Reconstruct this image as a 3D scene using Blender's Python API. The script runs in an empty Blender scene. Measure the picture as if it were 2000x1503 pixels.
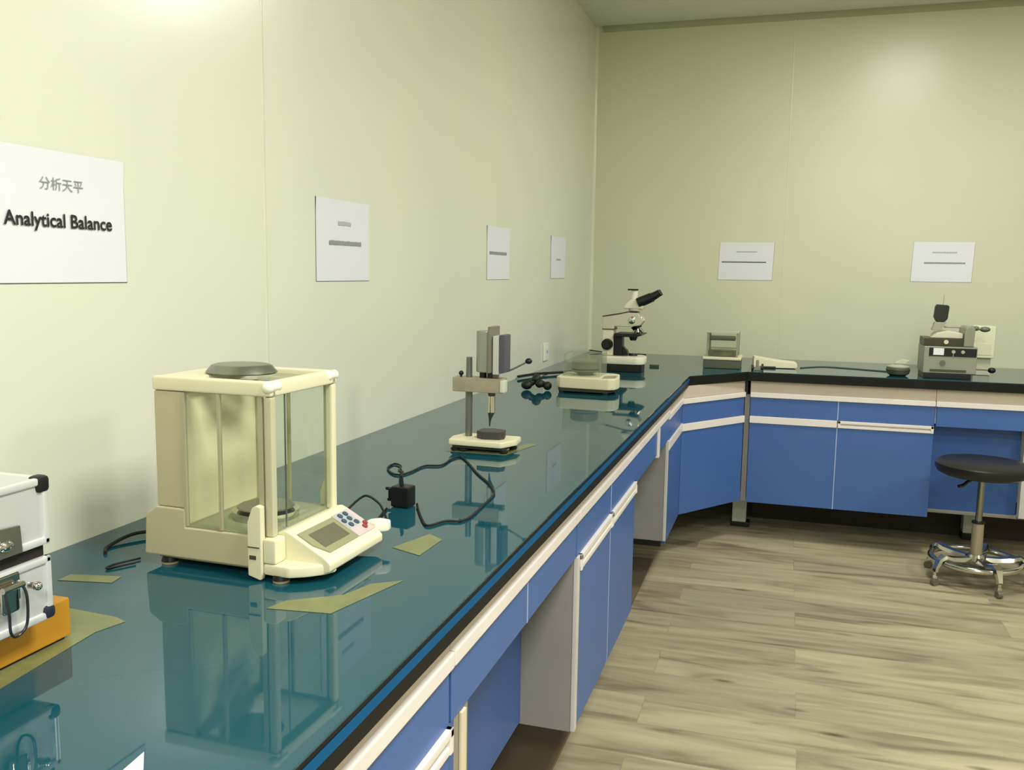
import bpy, bmesh, math, random
from mathutils import Vector, Matrix
random.seed(7)
scn = bpy.context.scene
COL = scn.collection
PI = math.pi

# ------------------------------------------------------------------ materials
def lin(c):
    return tuple(((v/255)/12.92 if v/255 <= .04045 else ((v/255+.055)/1.055)**2.4) for v in c)
MATS = {}
def mat(name, rgb, rough=.5, metal=0., vary=.04, scale=6., ior=1.45, bump=0., coat=0., spec=.5):
    if name in MATS: return MATS[name]
    m = bpy.data.materials.new(name); m.use_nodes = True
    nt = m.node_tree; b = nt.nodes['Principled BSDF']
    c = lin(rgb)
    tc = nt.nodes.new('ShaderNodeTexCoord'); nz = nt.nodes.new('ShaderNodeTexNoise')
    nz.inputs['Scale'].default_value = scale; nz.inputs['Detail'].default_value = 4
    nt.links.new(tc.outputs['Object'], nz.inputs['Vector'])
    cr = nt.nodes.new('ShaderNodeValToRGB')
    cr.color_ramp.elements[0].position = .3; cr.color_ramp.elements[1].position = .7
    cr.color_ramp.elements[0].color = tuple(v*(1-vary) for v in c)+(1,)
    cr.color_ramp.elements[1].color = tuple(min(1, v*(1+vary)) for v in c)+(1,)
    nt.links.new(nz.outputs['Fac'], cr.inputs['Fac']); nt.links.new(cr.outputs['Color'], b.inputs['Base Color'])
    b.inputs['Roughness'].default_value = rough; b.inputs['Metallic'].default_value = metal
    b.inputs['IOR'].default_value = ior; b.inputs['Specular IOR Level'].default_value = spec
    b.inputs['Coat Weight'].default_value = coat; b.inputs['Coat Roughness'].default_value = .08
    if bump:
        bp = nt.nodes.new('ShaderNodeBump'); bp.inputs['Strength'].default_value = bump; bp.inputs['Distance'].default_value = .002
        nt.links.new(nz.outputs['Fac'], bp.inputs['Height']); nt.links.new(bp.outputs['Normal'], b.inputs['Normal'])
    MATS[name] = m
    return m

def glass(name, tint, amount=.9, rough=.02, refl=1.):
    if name in MATS: return MATS[name]
    m = bpy.data.materials.new(name); m.use_nodes = True; nt = m.node_tree
    nt.nodes.clear()
    out = nt.nodes.new('ShaderNodeOutputMaterial'); mx = nt.nodes.new('ShaderNodeMixShader')
    tr = nt.nodes.new('ShaderNodeBsdfTransparent'); gl = nt.nodes.new('ShaderNodeBsdfGlossy')
    fr = nt.nodes.new('ShaderNodeFresnel'); fr.inputs['IOR'].default_value = 1.5
    di = nt.nodes.new('ShaderNodeBsdfDiffuse'); m2 = nt.nodes.new('ShaderNodeMixShader')
    tr.inputs['Color'].default_value = lin(tint)+(1,); gl.inputs['Roughness'].default_value = rough
    di.inputs['Color'].default_value = lin((225, 228, 215))+(1,)
    m2.inputs['Fac'].default_value = 1-amount
    nt.links.new(tr.outputs[0], m2.inputs[1]); nt.links.new(di.outputs[0], m2.inputs[2])
    ge = nt.nodes.new('ShaderNodeNewGeometry'); iv = nt.nodes.new('ShaderNodeMath'); iv.operation = 'SUBTRACT'; iv.inputs[0].default_value = 1
    mu = nt.nodes.new('ShaderNodeMath'); mu.operation = 'MULTIPLY'
    nt.links.new(ge.outputs['Backfacing'], iv.inputs[1]); nt.links.new(iv.outputs[0], mu.inputs[0]); nt.links.new(fr.outputs[0], mu.inputs[1])
    nt.links.new(mu.outputs[0], mx.inputs['Fac']); nt.links.new(m2.outputs[0], mx.inputs[1]); nt.links.new(gl.outputs[0], mx.inputs[2])
    nt.links.new(mx.outputs[0], out.inputs['Surface'])
    MATS[name] = m
    return m

def wall_mat(name, rgb, rough):
    m = bpy.data.materials.new(name); m.use_nodes = True; nt = m.node_tree; b = nt.nodes['Principled BSDF']
    c = lin(rgb)
    tc = nt.nodes.new('ShaderNodeTexCoord')
    nz = nt.nodes.new('ShaderNodeTexNoise'); nz.inputs['Scale'].default_value = 1.3; nz.inputs['Detail'].default_value = 2
    cr = nt.nodes.new('ShaderNodeValToRGB')
    cr.color_ramp.elements[0].position = .3; cr.color_ramp.elements[1].position = .7
    cr.color_ramp.elements[0].color = (c[0]*.965, c[1]*.97, c[2]*.98, 1)
    cr.color_ramp.elements[1].color = (c[0]*1.02, c[1]*1.02, c[2]*.99, 1)
    n2 = nt.nodes.new('ShaderNodeTexNoise'); n2.inputs['Scale'].default_value = 3.; n2.inputs['Detail'].default_value = 1
    bp = nt.nodes.new('ShaderNodeBump'); bp.inputs['Strength'].default_value = .12; bp.inputs['Distance'].default_value = .02
    for n in (nz, n2): nt.links.new(tc.outputs['Object'], n.inputs['Vector'])
    nt.links.new(nz.outputs['Fac'], cr.inputs['Fac']); nt.links.new(cr.outputs['Color'], b.inputs['Base Color'])
    nt.links.new(n2.outputs['Fac'], bp.inputs['Height']); nt.links.new(bp.outputs['Normal'], b.inputs['Normal'])
    b.inputs['Roughness'].default_value = rough
    b.inputs['Specular IOR Level'].default_value = .45
    return m

def floor_mat():
    m = bpy.data.materials.new('vinyl plank floor'); m.use_nodes = True; nt = m.node_tree; b = nt.nodes['Principled BSDF']
    N = nt.nodes.new; L = nt.links.new
    tc = N('ShaderNodeTexCoord')
    br = N('ShaderNodeTexBrick'); br.offset = .37; br.inputs['Scale'].default_value = 1
    br.inputs['Brick Width'].default_value = 1.22; br.inputs['Row Height'].default_value = .18
    br.inputs['Mortar Size'].default_value = .0012; br.inputs['Mortar Smooth'].default_value = .3
    br.inputs['Color1'].default_value = (0, 0, 0, 1); br.inputs['Color2'].default_value = (1, 1, 1, 1); br.inputs['Mortar'].default_value = (.5, .5, .5, 1)
    L(tc.outputs['Object'], br.inputs['Vector'])
    # per-plank offset of the grain
    add = N('ShaderNodeVectorMath'); add.operation = 'MULTIPLY_ADD'
    L(br.outputs['Color'], add.inputs[0]); add.inputs[1].default_value = (7., 3., 5.); L(tc.outputs['Object'], add.inputs[2])
    mp = N('ShaderNodeMapping'); mp.inputs['Scale'].default_value = (1.3, 9., 1.); L(add.outputs[0], mp.inputs['Vector'])
    g = N('ShaderNodeTexNoise'); g.inputs['Scale'].default_value = 1.4; g.inputs['Detail'].default_value = 6; g.inputs['Distortion'].default_value = 1.1
    L(mp.outputs[0], g.inputs['Vector'])
    cr = N('ShaderNodeValToRGB'); e = cr.color_ramp.elements
    e[0].position = .30; e[0].color = lin((128, 118, 94))+(1,)
    e[1].position = .68; e[1].color = lin((188, 178, 145))+(1,)
    k = cr.color_ramp.elements.new(.47); k.color = lin((166, 156, 125))+(1,)
    L(g.outputs['Fac'], cr.inputs['Fac'])
    hs = N('ShaderNodeMix'); hs.data_type = 'RGBA'; hs.blend_type = 'MULTIPLY'; hs.inputs[0].default_value = 1
    pr = N('ShaderNodeValToRGB'); pr.color_ramp.elements[0].color = (.84, .84, .85, 1); pr.color_ramp.elements[1].color = (1.06, 1.05, 1.03, 1)
    L(br.outputs['Color'], pr.inputs['Fac']); L(cr.outputs['Color'], hs.inputs[6]); L(pr.outputs['Color'], hs.inputs[7])
    # knots
    mk = N('ShaderNodeMapping'); mk.inputs['Scale'].default_value = (1., 3.6, 1.); L(tc.outputs['Object'], mk.inputs['Vector'])
    vo = N('ShaderNodeTexVoronoi'); vo.inputs['Scale'].default_value = 2.5; vo.inputs['Randomness'].default_value = 1.; L(mk.outputs[0], vo.inputs['Vector'])
    kr = N('ShaderNodeValToRGB'); kr.color_ramp.elements[0].position = .02; kr.color_ramp.elements[0].color = (.34, .31, .27, 1)
    kr.color_ramp.elements[1].position = .13; kr.color_ramp.elements[1].color = (1, 1, 1, 1)
    L(vo.outputs['Distance'], kr.inputs['Fac'])
    h2 = N('ShaderNodeMix'); h2.data_type = 'RGBA'; h2.blend_type = 'MULTIPLY'; h2.inputs[0].default_value = 1
    L(hs.outputs[2], h2.inputs[6]); L(kr.outputs['Color'], h2.inputs[7])
    # seams
    sm = N('ShaderNodeValToRGB'); sm.color_ramp.elements[0].color = (1, 1, 1, 1); sm.color_ramp.elements[1].color = (.84, .83, .81, 1)
    L(br.outputs['Fac'], sm.inputs['Fac'])
    h3 = N('ShaderNodeMix'); h3.data_type = 'RGBA'; h3.blend_type = 'MULTIPLY'; h3.inputs[0].default_value = 1
    L(h2.outputs[2], h3.inputs[6]); L(sm.outputs['Color'], h3.inputs[7])
    L(h3.outputs[2], b.inputs['Base Color'])
    b.inputs['Roughness'].default_value = .5; b.inputs['Specular IOR Level'].default_value = .3
    bp = N('ShaderNodeBump'); bp.inputs['Strength'].default_value = .1; bp.inputs['Distance'].default_value = .001
    L(g.outputs['Fac'], bp.inputs['Height']); L(bp.outputs['Normal'], b.inputs['Normal'])
    return m

def top_mat():
    m = bpy.data.materials.new('glossy teal resin worktop'); m.use_nodes = True; nt = m.node_tree; b = nt.nodes['Principled BSDF']
    tc = nt.nodes.new('ShaderNodeTexCoord'); nz = nt.nodes.new('ShaderNodeTexNoise'); nz.inputs['Scale'].default_value = 3; nz.inputs['Detail'].default_value = 3
    cr = nt.nodes.new('ShaderNodeValToRGB')
    cr.color_ramp.elements[0].color = TOPC[0]+(1,); cr.color_ramp.elements[1].color = TOPC[1]+(1,)
    nt.links.new(tc.outputs['Object'], nz.inputs['Vector']); nt.links.new(nz.outputs['Fac'], cr.inputs['Fac'])
    nt.links.new(cr.outputs['Color'], b.inputs['Base Color'])
    b.inputs['Roughness'].default_value = .03; b.inputs['IOR'].default_value = 1.55
    return m
TOPC = [(.005, .062, .088), (.006, .072, .098)]

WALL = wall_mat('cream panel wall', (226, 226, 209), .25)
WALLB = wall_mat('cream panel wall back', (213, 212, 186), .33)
CEIL = mat('grey ceiling panel', (222, 222, 210), .6)
FLOOR = floor_mat()
TOP = top_mat()
TOPEDGE = mat('blue worktop edge band', (4, 84, 132), .5, spec=.15)
TOPDARK = mat('dark worktop core', (22, 22, 21), .5, spec=.25)
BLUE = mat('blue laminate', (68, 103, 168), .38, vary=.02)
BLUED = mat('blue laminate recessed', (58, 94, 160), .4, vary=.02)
FASC = mat('cream fascia', (204, 190, 172), .5)
LIP = mat('white aluminium rail', (236, 228, 222), .35)
PALE = mat('pale edge banding', (170, 186, 225), .5)
GREY = mat('grey side panel', (146, 141, 135), .55)
GREYW = mat('light grey panel edge', (205, 200, 194), .5)
STEEL = mat('grey steel leg', (190, 194, 182), .45)
BLACK = mat('black plastic', (17, 18, 18), .4, vary=.1)
BLACKR = mat('black rubber', (12, 12, 12), .6, vary=.1)
CREAM = mat('cream instrument plastic', (228, 222, 188), .42, vary=.015)
CREAMD = mat('beige instrument body', (192, 184, 148), .45, vary=.02)
CHROME = mat('chrome', (205, 203, 192), .12, metal=1., vary=.02)
BRUSH = mat('brushed steel', (150, 150, 138), .32, metal=.9, vary=.06, scale=30)
PAPER = mat('white paper', (232, 232, 236), .6, vary=.01)
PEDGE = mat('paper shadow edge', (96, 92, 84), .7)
INK = mat('black ink', (38, 34, 34), .7)
INKG = mat('grey ink', (150, 150, 152), .7)
INKL = mat('faint grey ink', (185, 184, 184), .7)
GLASS = glass('clear glass', (250, 252, 249), .985)
ACRYL = glass('clear acrylic', (246, 248, 242), .95, .05)
ALU = mat('aluminium sheet', (214, 212, 210), .35, metal=.35, vary=.03)
ALUR = mat('aluminium corner rail', (232, 232, 230), .25, metal=.4)
LINER = mat('dark case lining', (28, 20, 18), .8)
ORANGE = mat('amber yellow plastic', (190, 134, 34), .45, vary=.05)
TAPE = mat('yellowish masking tape', (118, 122, 78), .25, vary=.12, scale=20)
LCD = mat('grey display', (104, 104, 84), .2)
LCDB = mat('olive display bezel', (150, 150, 116), .3)
VINYL = mat('black vinyl', (30, 28, 28), .36, vary=.1)

# ------------------------------------------------------------------ mesh builder
class MB:
    def __init__(s): s.bm = bmesh.new()
    def _xf(s, vs, M):
        if M is not None:
            for v in vs: v.co = M @ v.co
    def box(s, a, b, bev=0., M=None, seg=2):
        t = bmesh.new()
        x0, y0, z0 = [min(a[i], b[i]) for i in range(3)]; x1, y1, z1 = [max(a[i], b[i]) for i in range(3)]
        bmesh.ops.create_cube(t, size=1)
        for v in t.verts: v.co = Vector(((x0+x1)/2+v.co.x*(x1-x0), (y0+y1)/2+v.co.y*(y1-y0), (z0+z1)/2+v.co.z*(z1-z0)))
        if bev > 0:
            bev = min(bev, .49*min(x1-x0, y1-y0, z1-z0))
            bmesh.ops.bevel(t, geom=t.edges[:], offset=bev, segments=seg, affect='EDGES', profile=.5)
        s._xf(t.verts, M)
        if M is not None and M.determinant() < 0: bmesh.ops.reverse_faces(t, faces=t.faces[:])
        s._merge(t); return s
    def _merge(s, t):
        me = bpy.data.meshes.new('tmp'); t.to_mesh(me); t.free(); s.bm.from_mesh(me); bpy.data.meshes.remove(me)
    def prism(s, pts, h0, h1, axis='z', bev=0., M=None):
        """polygon pts extruded from h0 to h1 along axis"""
        t = bmesh.new()
        def mk(p, h):
            return {'z': (p[0], p[1], h), 'y': (p[0], h, p[1]), 'x': (h, p[0], p[1])}[axis]
        A = [t.verts.new(mk(p, h0)) for p in pts]; B = [t.verts.new(mk(p, h1)) for p in pts]
        t.faces.new(A); t.faces.new(B)
        n = len(pts)
        for i in range(n): t.faces.new((A[i], A[(i+1) % n], B[(i+1) % n], B[i]))
        bmesh.ops.recalc_face_normals(t, faces=t.faces[:])
        if bev > 0: bmesh.ops.bevel(t, geom=t.edges[:], offset=bev, segments=2, affect='EDGES', profile=.5)
        s._xf(t.verts, M); s._merge(t); return s
    def loft(s, rings, cap=True):
        """list of rings (same count)"""
        t = bmesh.new(); R = [[t.verts.new(p) for p in r] for r in rings]; n = len(rings[0])
        for i in range(len(R)-1):
            for j in range(n): t.faces.new((R[i][j], R[i][(j+1) % n], R[i+1][(j+1) % n], R[i+1][j]))
        if cap: t.faces.new(R[0]); t.faces.new(R[-1])
        bmesh.ops.recalc_face_normals(t, faces=t.faces[:])
        s._merge(t); return s
    def cyl(s, p0, p1, r0, r1=None, n=24):
        p0 = Vector(p0); p1 = Vector(p1); r1 = r0 if r1 is None else r1
        d = (p1-p0).normalized(); a = d.orthogonal().normalized(); b = d.cross(a)
        s.loft([[tuple(p+(a*math.cos(2*PI*k/n)+b*math.sin(2*PI*k/n))*max(r, 1e-5)) for k in range(n)] for p, r in ((p0, r0), (p1, r1))]); return s
    def lathe(s, prof, c=(0, 0, 0), n=40, sx=1., sy=1., M=None):
        t = MB(); t.loft([[(c[0]+r*sx*math.cos(2*PI*k/n), c[1]+r*sy*math.sin(2*PI*k/n), c[2]+z) for k in range(n)] for r, z in [(max(r, 1e-5), z) for r, z in prof]])
        s._xf(t.bm.verts, M); s._merge(t.bm); return s
    def ball(s, c, r, sc=(1, 1, 1), M=None):
        t = bmesh.new(); bmesh.ops.create_uvsphere(t, u_segments=20, v_segments=12, radius=r)
        for v in t.verts: v.co = Vector((v.co.x*sc[0], v.co.y*sc[1], v.co.z*sc[2]))
        s._xf(t.verts, M)
        for v in t.verts: v.co += Vector(c)
        s._merge(t); return s
    def tube(s, pts, r, n=10, sub=6, closed=False):
        P = [Vector(p) for p in pts]
        C = []
        m = len(P)
        rng = range(m) if closed else range(m-1)
        for i in rng:
            p0 = P[(i-1) % m] if (closed or i > 0) else P[0]; p1 = P[i]; p2 = P[(i+1) % m]
            p3 = P[(i+2) % m] if (closed or i+2 < m) else P[-1]
            for k in range(sub):
                t = k/sub
                C.append(.5*((2*p1)+(-p0+p2)*t+(2*p0-5*p1+4*p2-p3)*t*t+(-p0+3*p1-3*p2+p3)*t**3))
        if not closed: C.append(P[-1])
        rings = []; a = None
        N = len(C)
        for i, c in enumerate(C):
            d = (C[(i+1) % N]-C[i-1]) if closed else (C[min(i+1, N-1)]-C[max(i-1, 0)])
            d.normalize()
            a = d.orthogonal().normalized() if a is None else (a-d*a.dot(d)).normalized()
            b = d.cross(a)
            rings.append([tuple(c+(a*math.cos(2*PI*k/n)+b*math.sin(2*PI*k/n))*r) for k in range(n)])
        if closed: rings.append(rings[0])
        s.loft(rings, cap=not closed); return s
    def out(s, name, m, parent=None, smooth=True, loc=None, rotz=0.):
        me = bpy.data.meshes.new(name); s.bm.to_mesh(me); s.bm.free()
        if smooth:
            for p in me.polygons: p.use_smooth = True
            me.set_sharp_from_angle(angle=math.radians(35))
        me.materials.append(m)
        o = bpy.data.objects.new(name, me); COL.objects.link(o)
        if parent is not None: o.parent = parent
        if smooth:
            wn = o.modifiers.new('shading', 'WEIGHTED_NORMAL'); wn.weight = 100; wn.keep_sharp = True
        if loc is not None: o.location = loc; o.rotation_euler = (0, 0, rotz)
        return o

def tag(o, label, cat, group=None, kind=None):
    o['label'] = label; o['category'] = cat
    if group: o['group'] = group
    if kind: o['kind'] = kind
    return o
def thing(name, label, cat, loc=(0, 0, 0), rotz=0, group=None):
    o = bpy.data.objects.new(name, None); COL.objects.link(o); o.empty_display_size = .05
    o.location = loc; o.rotation_euler = (0, 0, rotz)
    return tag(o, label, cat, group)
def struct(o): o['kind'] = 'structure'; return o

# ------------------------------------------------------------------ the setting
XR, YN, YB, ZC = 5.2, -2.6, 5.299, 2.72
struct(MB().box((0, YN, -.06), (XR, YB, 0)).out('floor', FLOOR, smooth=False))
struct(MB().box((0, YN, ZC), (XR, YB, ZC+.08)).out('ceiling', CEIL, smooth=False))
struct(MB().box((-.08, YN, -.06), (0, YB+.08, ZC+.08)).out('wall_left', WALL, smooth=False))
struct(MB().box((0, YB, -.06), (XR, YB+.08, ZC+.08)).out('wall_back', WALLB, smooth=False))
struct(MB().box((XR, YN, -.06), (XR+.08, YB+.08, ZC+.08)).out('wall_right', WALL, smooth=False))
struct(MB().box((-.08, YN-.08, -.06), (XR+.08, YN, ZC+.08)).out('wall_front', WALL, smooth=False))
# corner bead, wall panel joints, ceiling bead
GLOSSW = mat('glossy cream bead', (226, 226, 200), .15)
t = MB(); R_ = .016
t.prism([(0, YB)]+[(R_-R_*math.cos(a), YB-R_+R_*math.sin(a)) for a in [i*PI/16 for i in range(9)]], .86, ZC-.0)
struct(t.out('trim_1', GLOSSW))
t = MB(); t.prism([(YB, ZC)]+[(YB-.03+.03*math.sin(a), ZC-.03+.03*math.cos(a)) for a in [i*PI/16 for i in range(9)]][::-1], .04, XR, axis='x')
struct(t.out('trim_2', mat('ceiling bead', (170, 172, 142), .5)))
struct(MB().cyl((-.0135, 1.805, .86), (-.0135, 1.805, ZC), .0145, n=40).out('trim_3', GLOSSW))
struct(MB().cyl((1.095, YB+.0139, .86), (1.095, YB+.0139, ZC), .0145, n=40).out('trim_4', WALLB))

# ------------------------------------------------------------------ worktops
ZT = .85
def worktop(name, poly, edges, label):
    e = thing(name, label, 'worktop', (0, 0, 0))
    MB().prism(poly, ZT-.003, ZT).out('top_surface', TOP, e, smooth=False)
    def off(p, q, o0, o1, z0, z1, m, nm):
        p = Vector(p).to_3d(); q = Vector(q).to_3d(); d = (q-p).normalized(); n = Vector((d.y, -d.x, 0))
        MB().prism([tuple((p+n*o0).xy), tuple((q+n*o0).xy), tuple((q+n*o1).xy), tuple((p+n*o1).xy)], z0, z1).out(nm, m, e, smooth=False)
    MB().prism(poly, ZT-.045, ZT-.003).out('core', TOPDARK, e, smooth=False)
    for p, q in edges:
        off(p, q, .0002, .0012, ZT-.023, ZT-.010, TOPEDGE, 'edge_band')
    return e
X1 = .7135; YC = 4.218; XB = .965; YF = 4.534; XE = 3.4; Y0 = -.5
worktop('worktop', [(0.001, Y0), (X1, Y0), (X1, YC-.0008), (.001, YC-.0008)], [((X1, Y0), (X1, YC-.001))], 'glossy teal worktop running along the left wall under the large analytical balance')
worktop('worktop', [(.001, YC), (X1, YC), (XB, YF), (XB, YB-.001), (.001, YB-.001)], [], 'teal corner worktop section with an angled front edge beneath the microscope')
worktop('worktop', [(XB+.0008, YF), (XE, YF), (XE, YB-.001), (XB+.0008, YB-.001)], [], 'glossy teal worktop along the back wall under the boxy grey instrument')

# ------------------------------------------------------------------ cabinets
def front_frame(px, py, ang):
    """Matrix: local u along the front (left to right seen from the room), v out into the room, w up"""
    c, s = math.cos(ang), math.sin(ang)
    return Matrix(((c, s, 0, px), (s, -c, 0, py), (0, 0, 1, 0), (0, 0, 0, 1)))
# for the left run u=+y, v=+x ; back run u=+x, v=-y ; diagonal between
def build_front(e, M, u0, u1, zs, cols, door=True, slot=True, d0=0):
    zt, zd, zh, zb = zs  # drawer top, drawer bottom, handle rail bottom, door bottom
    n = len(cols)-1
    for i in range(n):
        a, b = cols[i]+.0024, cols[i+1]-.0024
        d = MB().box((a, -.016, zd+.001), (b, .0, zt-.001), .0008, M).out('drawer', BLUE, e, smooth=False)
        if i > 0: MB().box((cols[i]-.0022, -.0155, zd+.0005), (cols[i]+.0022, .0006, zt-.0005), 0, M).out('edge_banding', PALE, e, smooth=False)
        if i > 0 and door: MB().box((cols[i]-.0022, -.0155, zb), (cols[i]+.0022, .0006, zh-.0005), 0, M).out('edge_banding', PALE, e, smooth=False)
        if door:
            a += d0 if i == 0 else 0
            h = MB()
            if slot and i in slot:
                h.box((a-.001, -.01, zh), (b+.001, .006, zh+.013), .002, M); h.box((a-.001, -.01, zd-.014), (b+.001, .008, zd), .002, M)
                h.box((a-.001, -.01, zh), (a+.012, .008, zd), .002, M); h.box((b-.012, -.01, zh), (b+.001, .008, zd), .002, M)
                h.box((a, -.012, zh+.01), (b, -.004, zd-.01), 0, M)
            else:
                h.box((a-.001, -.01, zh), (b+.001, .007, zd), .003, M)
            dr = MB().box((a, -.016, zb), (b, .0, zh-.001), .0008, M).out('door', BLUE, e, smooth=False)
            h.out('door_handle', LIP, dr)

ZL = (.742, .652, .612, .215)
ZBk = (.722, .629, .594, .192)
ZCn = (.722, .629, .594, .197)
ML = Matrix(((0, 1, 0, .69), (1, 0, 0, 0), (0, 0, 1, 0), (0, 0, 0, 1)))       # u=y, v=+x
MK = Matrix(((1, 0, 0, 0), (0, -1, 0, 4.559), (0, 0, 1, 0), (0, 0, 0, 1)))     # u=x, v=-y
def bands(name_e, M, u0, u1, zt, ztop=.8045):
    MB().box((u0, -.02, zt+.026), (u1, .0, ztop), .001, M).out('fascia', FASC, name_e, smooth=False)
    MB().box((u0, -.02, zt), (u1, .009, zt+.026), .004, M).out('rail', LIP, name_e)

# left run: near cabinet
c = thing('base_cabinet', 'blue base cabinet at the bottom edge, nearest the camera on the left run', 'cabinet')
bands(c, ML, .0, 1.178, ZL[0])
MB().box((.06, .0, ZL[3]), (.672, 1.178, .7415)).out('carcass', PALE, c, smooth=False)
build_front(c, ML, 0, 1.18, ZL, [.36, .77, 1.178], slot=(1,))
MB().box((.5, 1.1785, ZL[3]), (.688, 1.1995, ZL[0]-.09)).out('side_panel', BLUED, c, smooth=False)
for y in (.25, .9): MB().box((.22, y, .03), (.3, y+.05, ZL[3]-.0005)).box((.21, y-.01, .0125), (.31, y+.06, .03)).out('leg', STEEL, c, smooth=False)
# post at the edge of the kneehole
DARK = mat('painted bench shade', (112, 98, 76), .7)
struct(MB().box((.0005, -.4, .0), (.597, 4.05, .012)).out('floor_shade', DARK, smooth=False))  # thin brown slab paints the bench's dark shadow onto the floor
struct(MB().box((1.0, 5.0, .0), (XR, 5.06, .185)).out('shade_board', mat('painted under-bench shade', (50, 40, 32), .7), smooth=False))  # added dark board, its colour deepens the shade below the back cabinets
c = thing('bench_post', 'grey upright bench post with a cream stripe between near cabinet and kneehole', 'post')
MB().box((.55, 1.2005, .0125), (.688, 1.262, .6505)).out('post_body', mat('taupe post', (150, 142, 128), .5), c, smooth=False)
MB().box((.688, 1.222, .0125), (.694, 1.243, .6505), .002).out('stripe', mat('cream stripe', (226, 212, 184), .5), c)
# kneehole A
c = thing('kneehole_unit', 'blue drawer pair over the nearer open kneehole of the left run', 'cabinet')
bands(c, ML, 1.1795, 2.0065, ZL[0])
build_front(c, ML, 0, 0, ZL, [1.182, 1.591, 2.005], door=False)
MB().box((.2, 1.1805, .66), (.672, 2.006, .7415)).out('drawer_box', PALE, c, smooth=False)
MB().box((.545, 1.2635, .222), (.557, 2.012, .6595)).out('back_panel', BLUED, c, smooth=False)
# cabinet B
c = thing('base_cabinet', 'blue two-door base cabinet with white handle rails, middle of the left run', 'cabinet')
bands(c, ML, 2.0075, 2.8575, ZL[0])
MB().box((.06, 2.036, ZL[3]), (.672, 2.8575, .7415)).out('carcass', PALE, c, smooth=False)
MB().box((.06, 2.0135, ZL[3]), (.682, 2.0355, .6515)).out('side_panel', GREY, c, smooth=False)
MB().box((.6825, 2.0135, ZL[3]), (.694, 2.0355, .6515), .002).out('side_panel_edge', GREYW, c)
build_front(c, ML, 0, 0, ZL, [2.008, 2.437, 2.857], slot=(0, 1), d0=.0275)
for y in (2.45, 2.7): MB().box((.22, y, .03), (.3, y+.05, ZL[3]-.0005)).box((.21, y-.01, .0125), (.31, y+.06, .03)).out('leg', STEEL, c, smooth=False)
# kneehole C
c = thing('kneehole_unit', 'blue drawer over the far kneehole of the left run, beside a short white stub', 'cabinet')
bands(c, ML, 2.8585, 3.664, ZL[0])
build_front(c, ML, 0, 0, (ZL[0], .638, 0, 0), [2.860, 3.355], door=False)
MB().box((.672, 3.358, .628), (.697, 3.385, .7415), .002).out('stub', LIP, c)
MB().box((.674, 3.388, .64), (.69, 3.6635, .7415)).out('filler_panel', BLUE, c, smooth=False)
MB().box((.2, 2.8605, .66), (.672, 3.6635, .7415)).out('drawer_box', PALE, c, smooth=False)
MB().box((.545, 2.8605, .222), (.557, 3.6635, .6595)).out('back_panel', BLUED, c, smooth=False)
# corner cabinet
c = thing('corner_cabinet', 'blue angled corner cabinet with a grey filler strip under the microscope end', 'cabinet')
zs = ZCn; YA = 4.175
A = Vector((.69, YA, 0)); B = Vector((.952, 4.559, 0)); d = (B-A).normalized(); nrm = Vector((d.y, -d.x, 0)); LD = (B-A).length
MD = Matrix(((d.x, nrm.x, 0, A.x), (d.y, nrm.y, 0, A.y), (0, 0, 1, 0), (0, 0, 0, 1)))
MB().prism([(.06, 3.69), (.671, 3.69), (.671, YA+.012), (.926, 4.578), (.945, 4.578), (.945, 5.25), (.06, 5.25)], zs[3], .721).out('carcass', PALE, c, smooth=False)
MB().box((.06, 3.665, ZL[3]), (.682, 3.6895, .6395)).out('side_panel', GREY, c, smooth=False)
MB().box((.6825, 3.665, ZL[3]), (.694, 3.6895, .6395), .002).out('side_panel_edge', GREYW, c)
# wing along the left run
MB().box((3.6655, -.016, zs[1]+.005), (YA-.004, 0, ZL[0]-.012), .0008, ML).out('filler_panel', BLUE, c, smooth=False)
MB().box((3.6905, -.016, zs[3]), (YA-.004, 0, zs[2]), .0008, ML).out('wing_panel', BLUE, c, smooth=False)
MB().box((3.6905, -.012, zs[2]+.001), (YA+.001, .006, zs[1]+.004), .002, ML).out('wing_rail', LIP, c)
w = MB(); w.box((3.6655, -.02, zs[0]+.026), (YA, 0, .8045), .001, ML); w.box((0.0, -.02, zs[0]+.026), (LD, 0, .8045), .001, MD); w.out('fascia', FASC, c, smooth=False)
w = MB(); w.box((3.6655, -.02, zs[0]+.005), (YA+.004, .008, zs[0]+.028), .003, ML); w.box((-.004, -.02, zs[0]), (LD, .008, zs[0]+.025), .003, MD); w.out('rail', LIP, c)
dd = MB().box((.002, -.014, zs[1]+.001), (LD-.002, 0, zs[0]-.001), .0008, MD).out('drawer', BLUE, c, smooth=False)
dd = MB().box((.002, -.014, zs[3]), (LD-.002, 0, zs[2]-.001), .0008, MD).out('door', BLUE, c, smooth=False)
MB().box((-.001, -.01, zs[2]), (LD, .007, zs[1]), .003, MD).out('door_handle', LIP, dd)
MB().box((.9535, 4.561, zs[3]), (.9775, 4.578, .735)).out('filler_strip', mat('grey filler', (122, 118, 116), .5), c, smooth=False)
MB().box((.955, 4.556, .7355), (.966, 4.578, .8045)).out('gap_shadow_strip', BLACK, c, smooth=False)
MB().box((.906, 4.79, .025), (.977, 4.86, zs[3]-.0005), .002).out('leg', STEEL, c)
MB().box((.9, 4.785, 0), (.996, 4.865, .0248), .002).out('foot', BLACK, c)
MB().box((.35, 3.78, .0125), (.45, 3.86, zs[3]-.0005), .002).out('leg', STEEL, c)
# black strip under the end panel
MB().box((.50, 3.667, .190), (.676, 3.6885, ZL[3]-.0002)).out('bottom_strip', BLACK, c, smooth=False)
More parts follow.
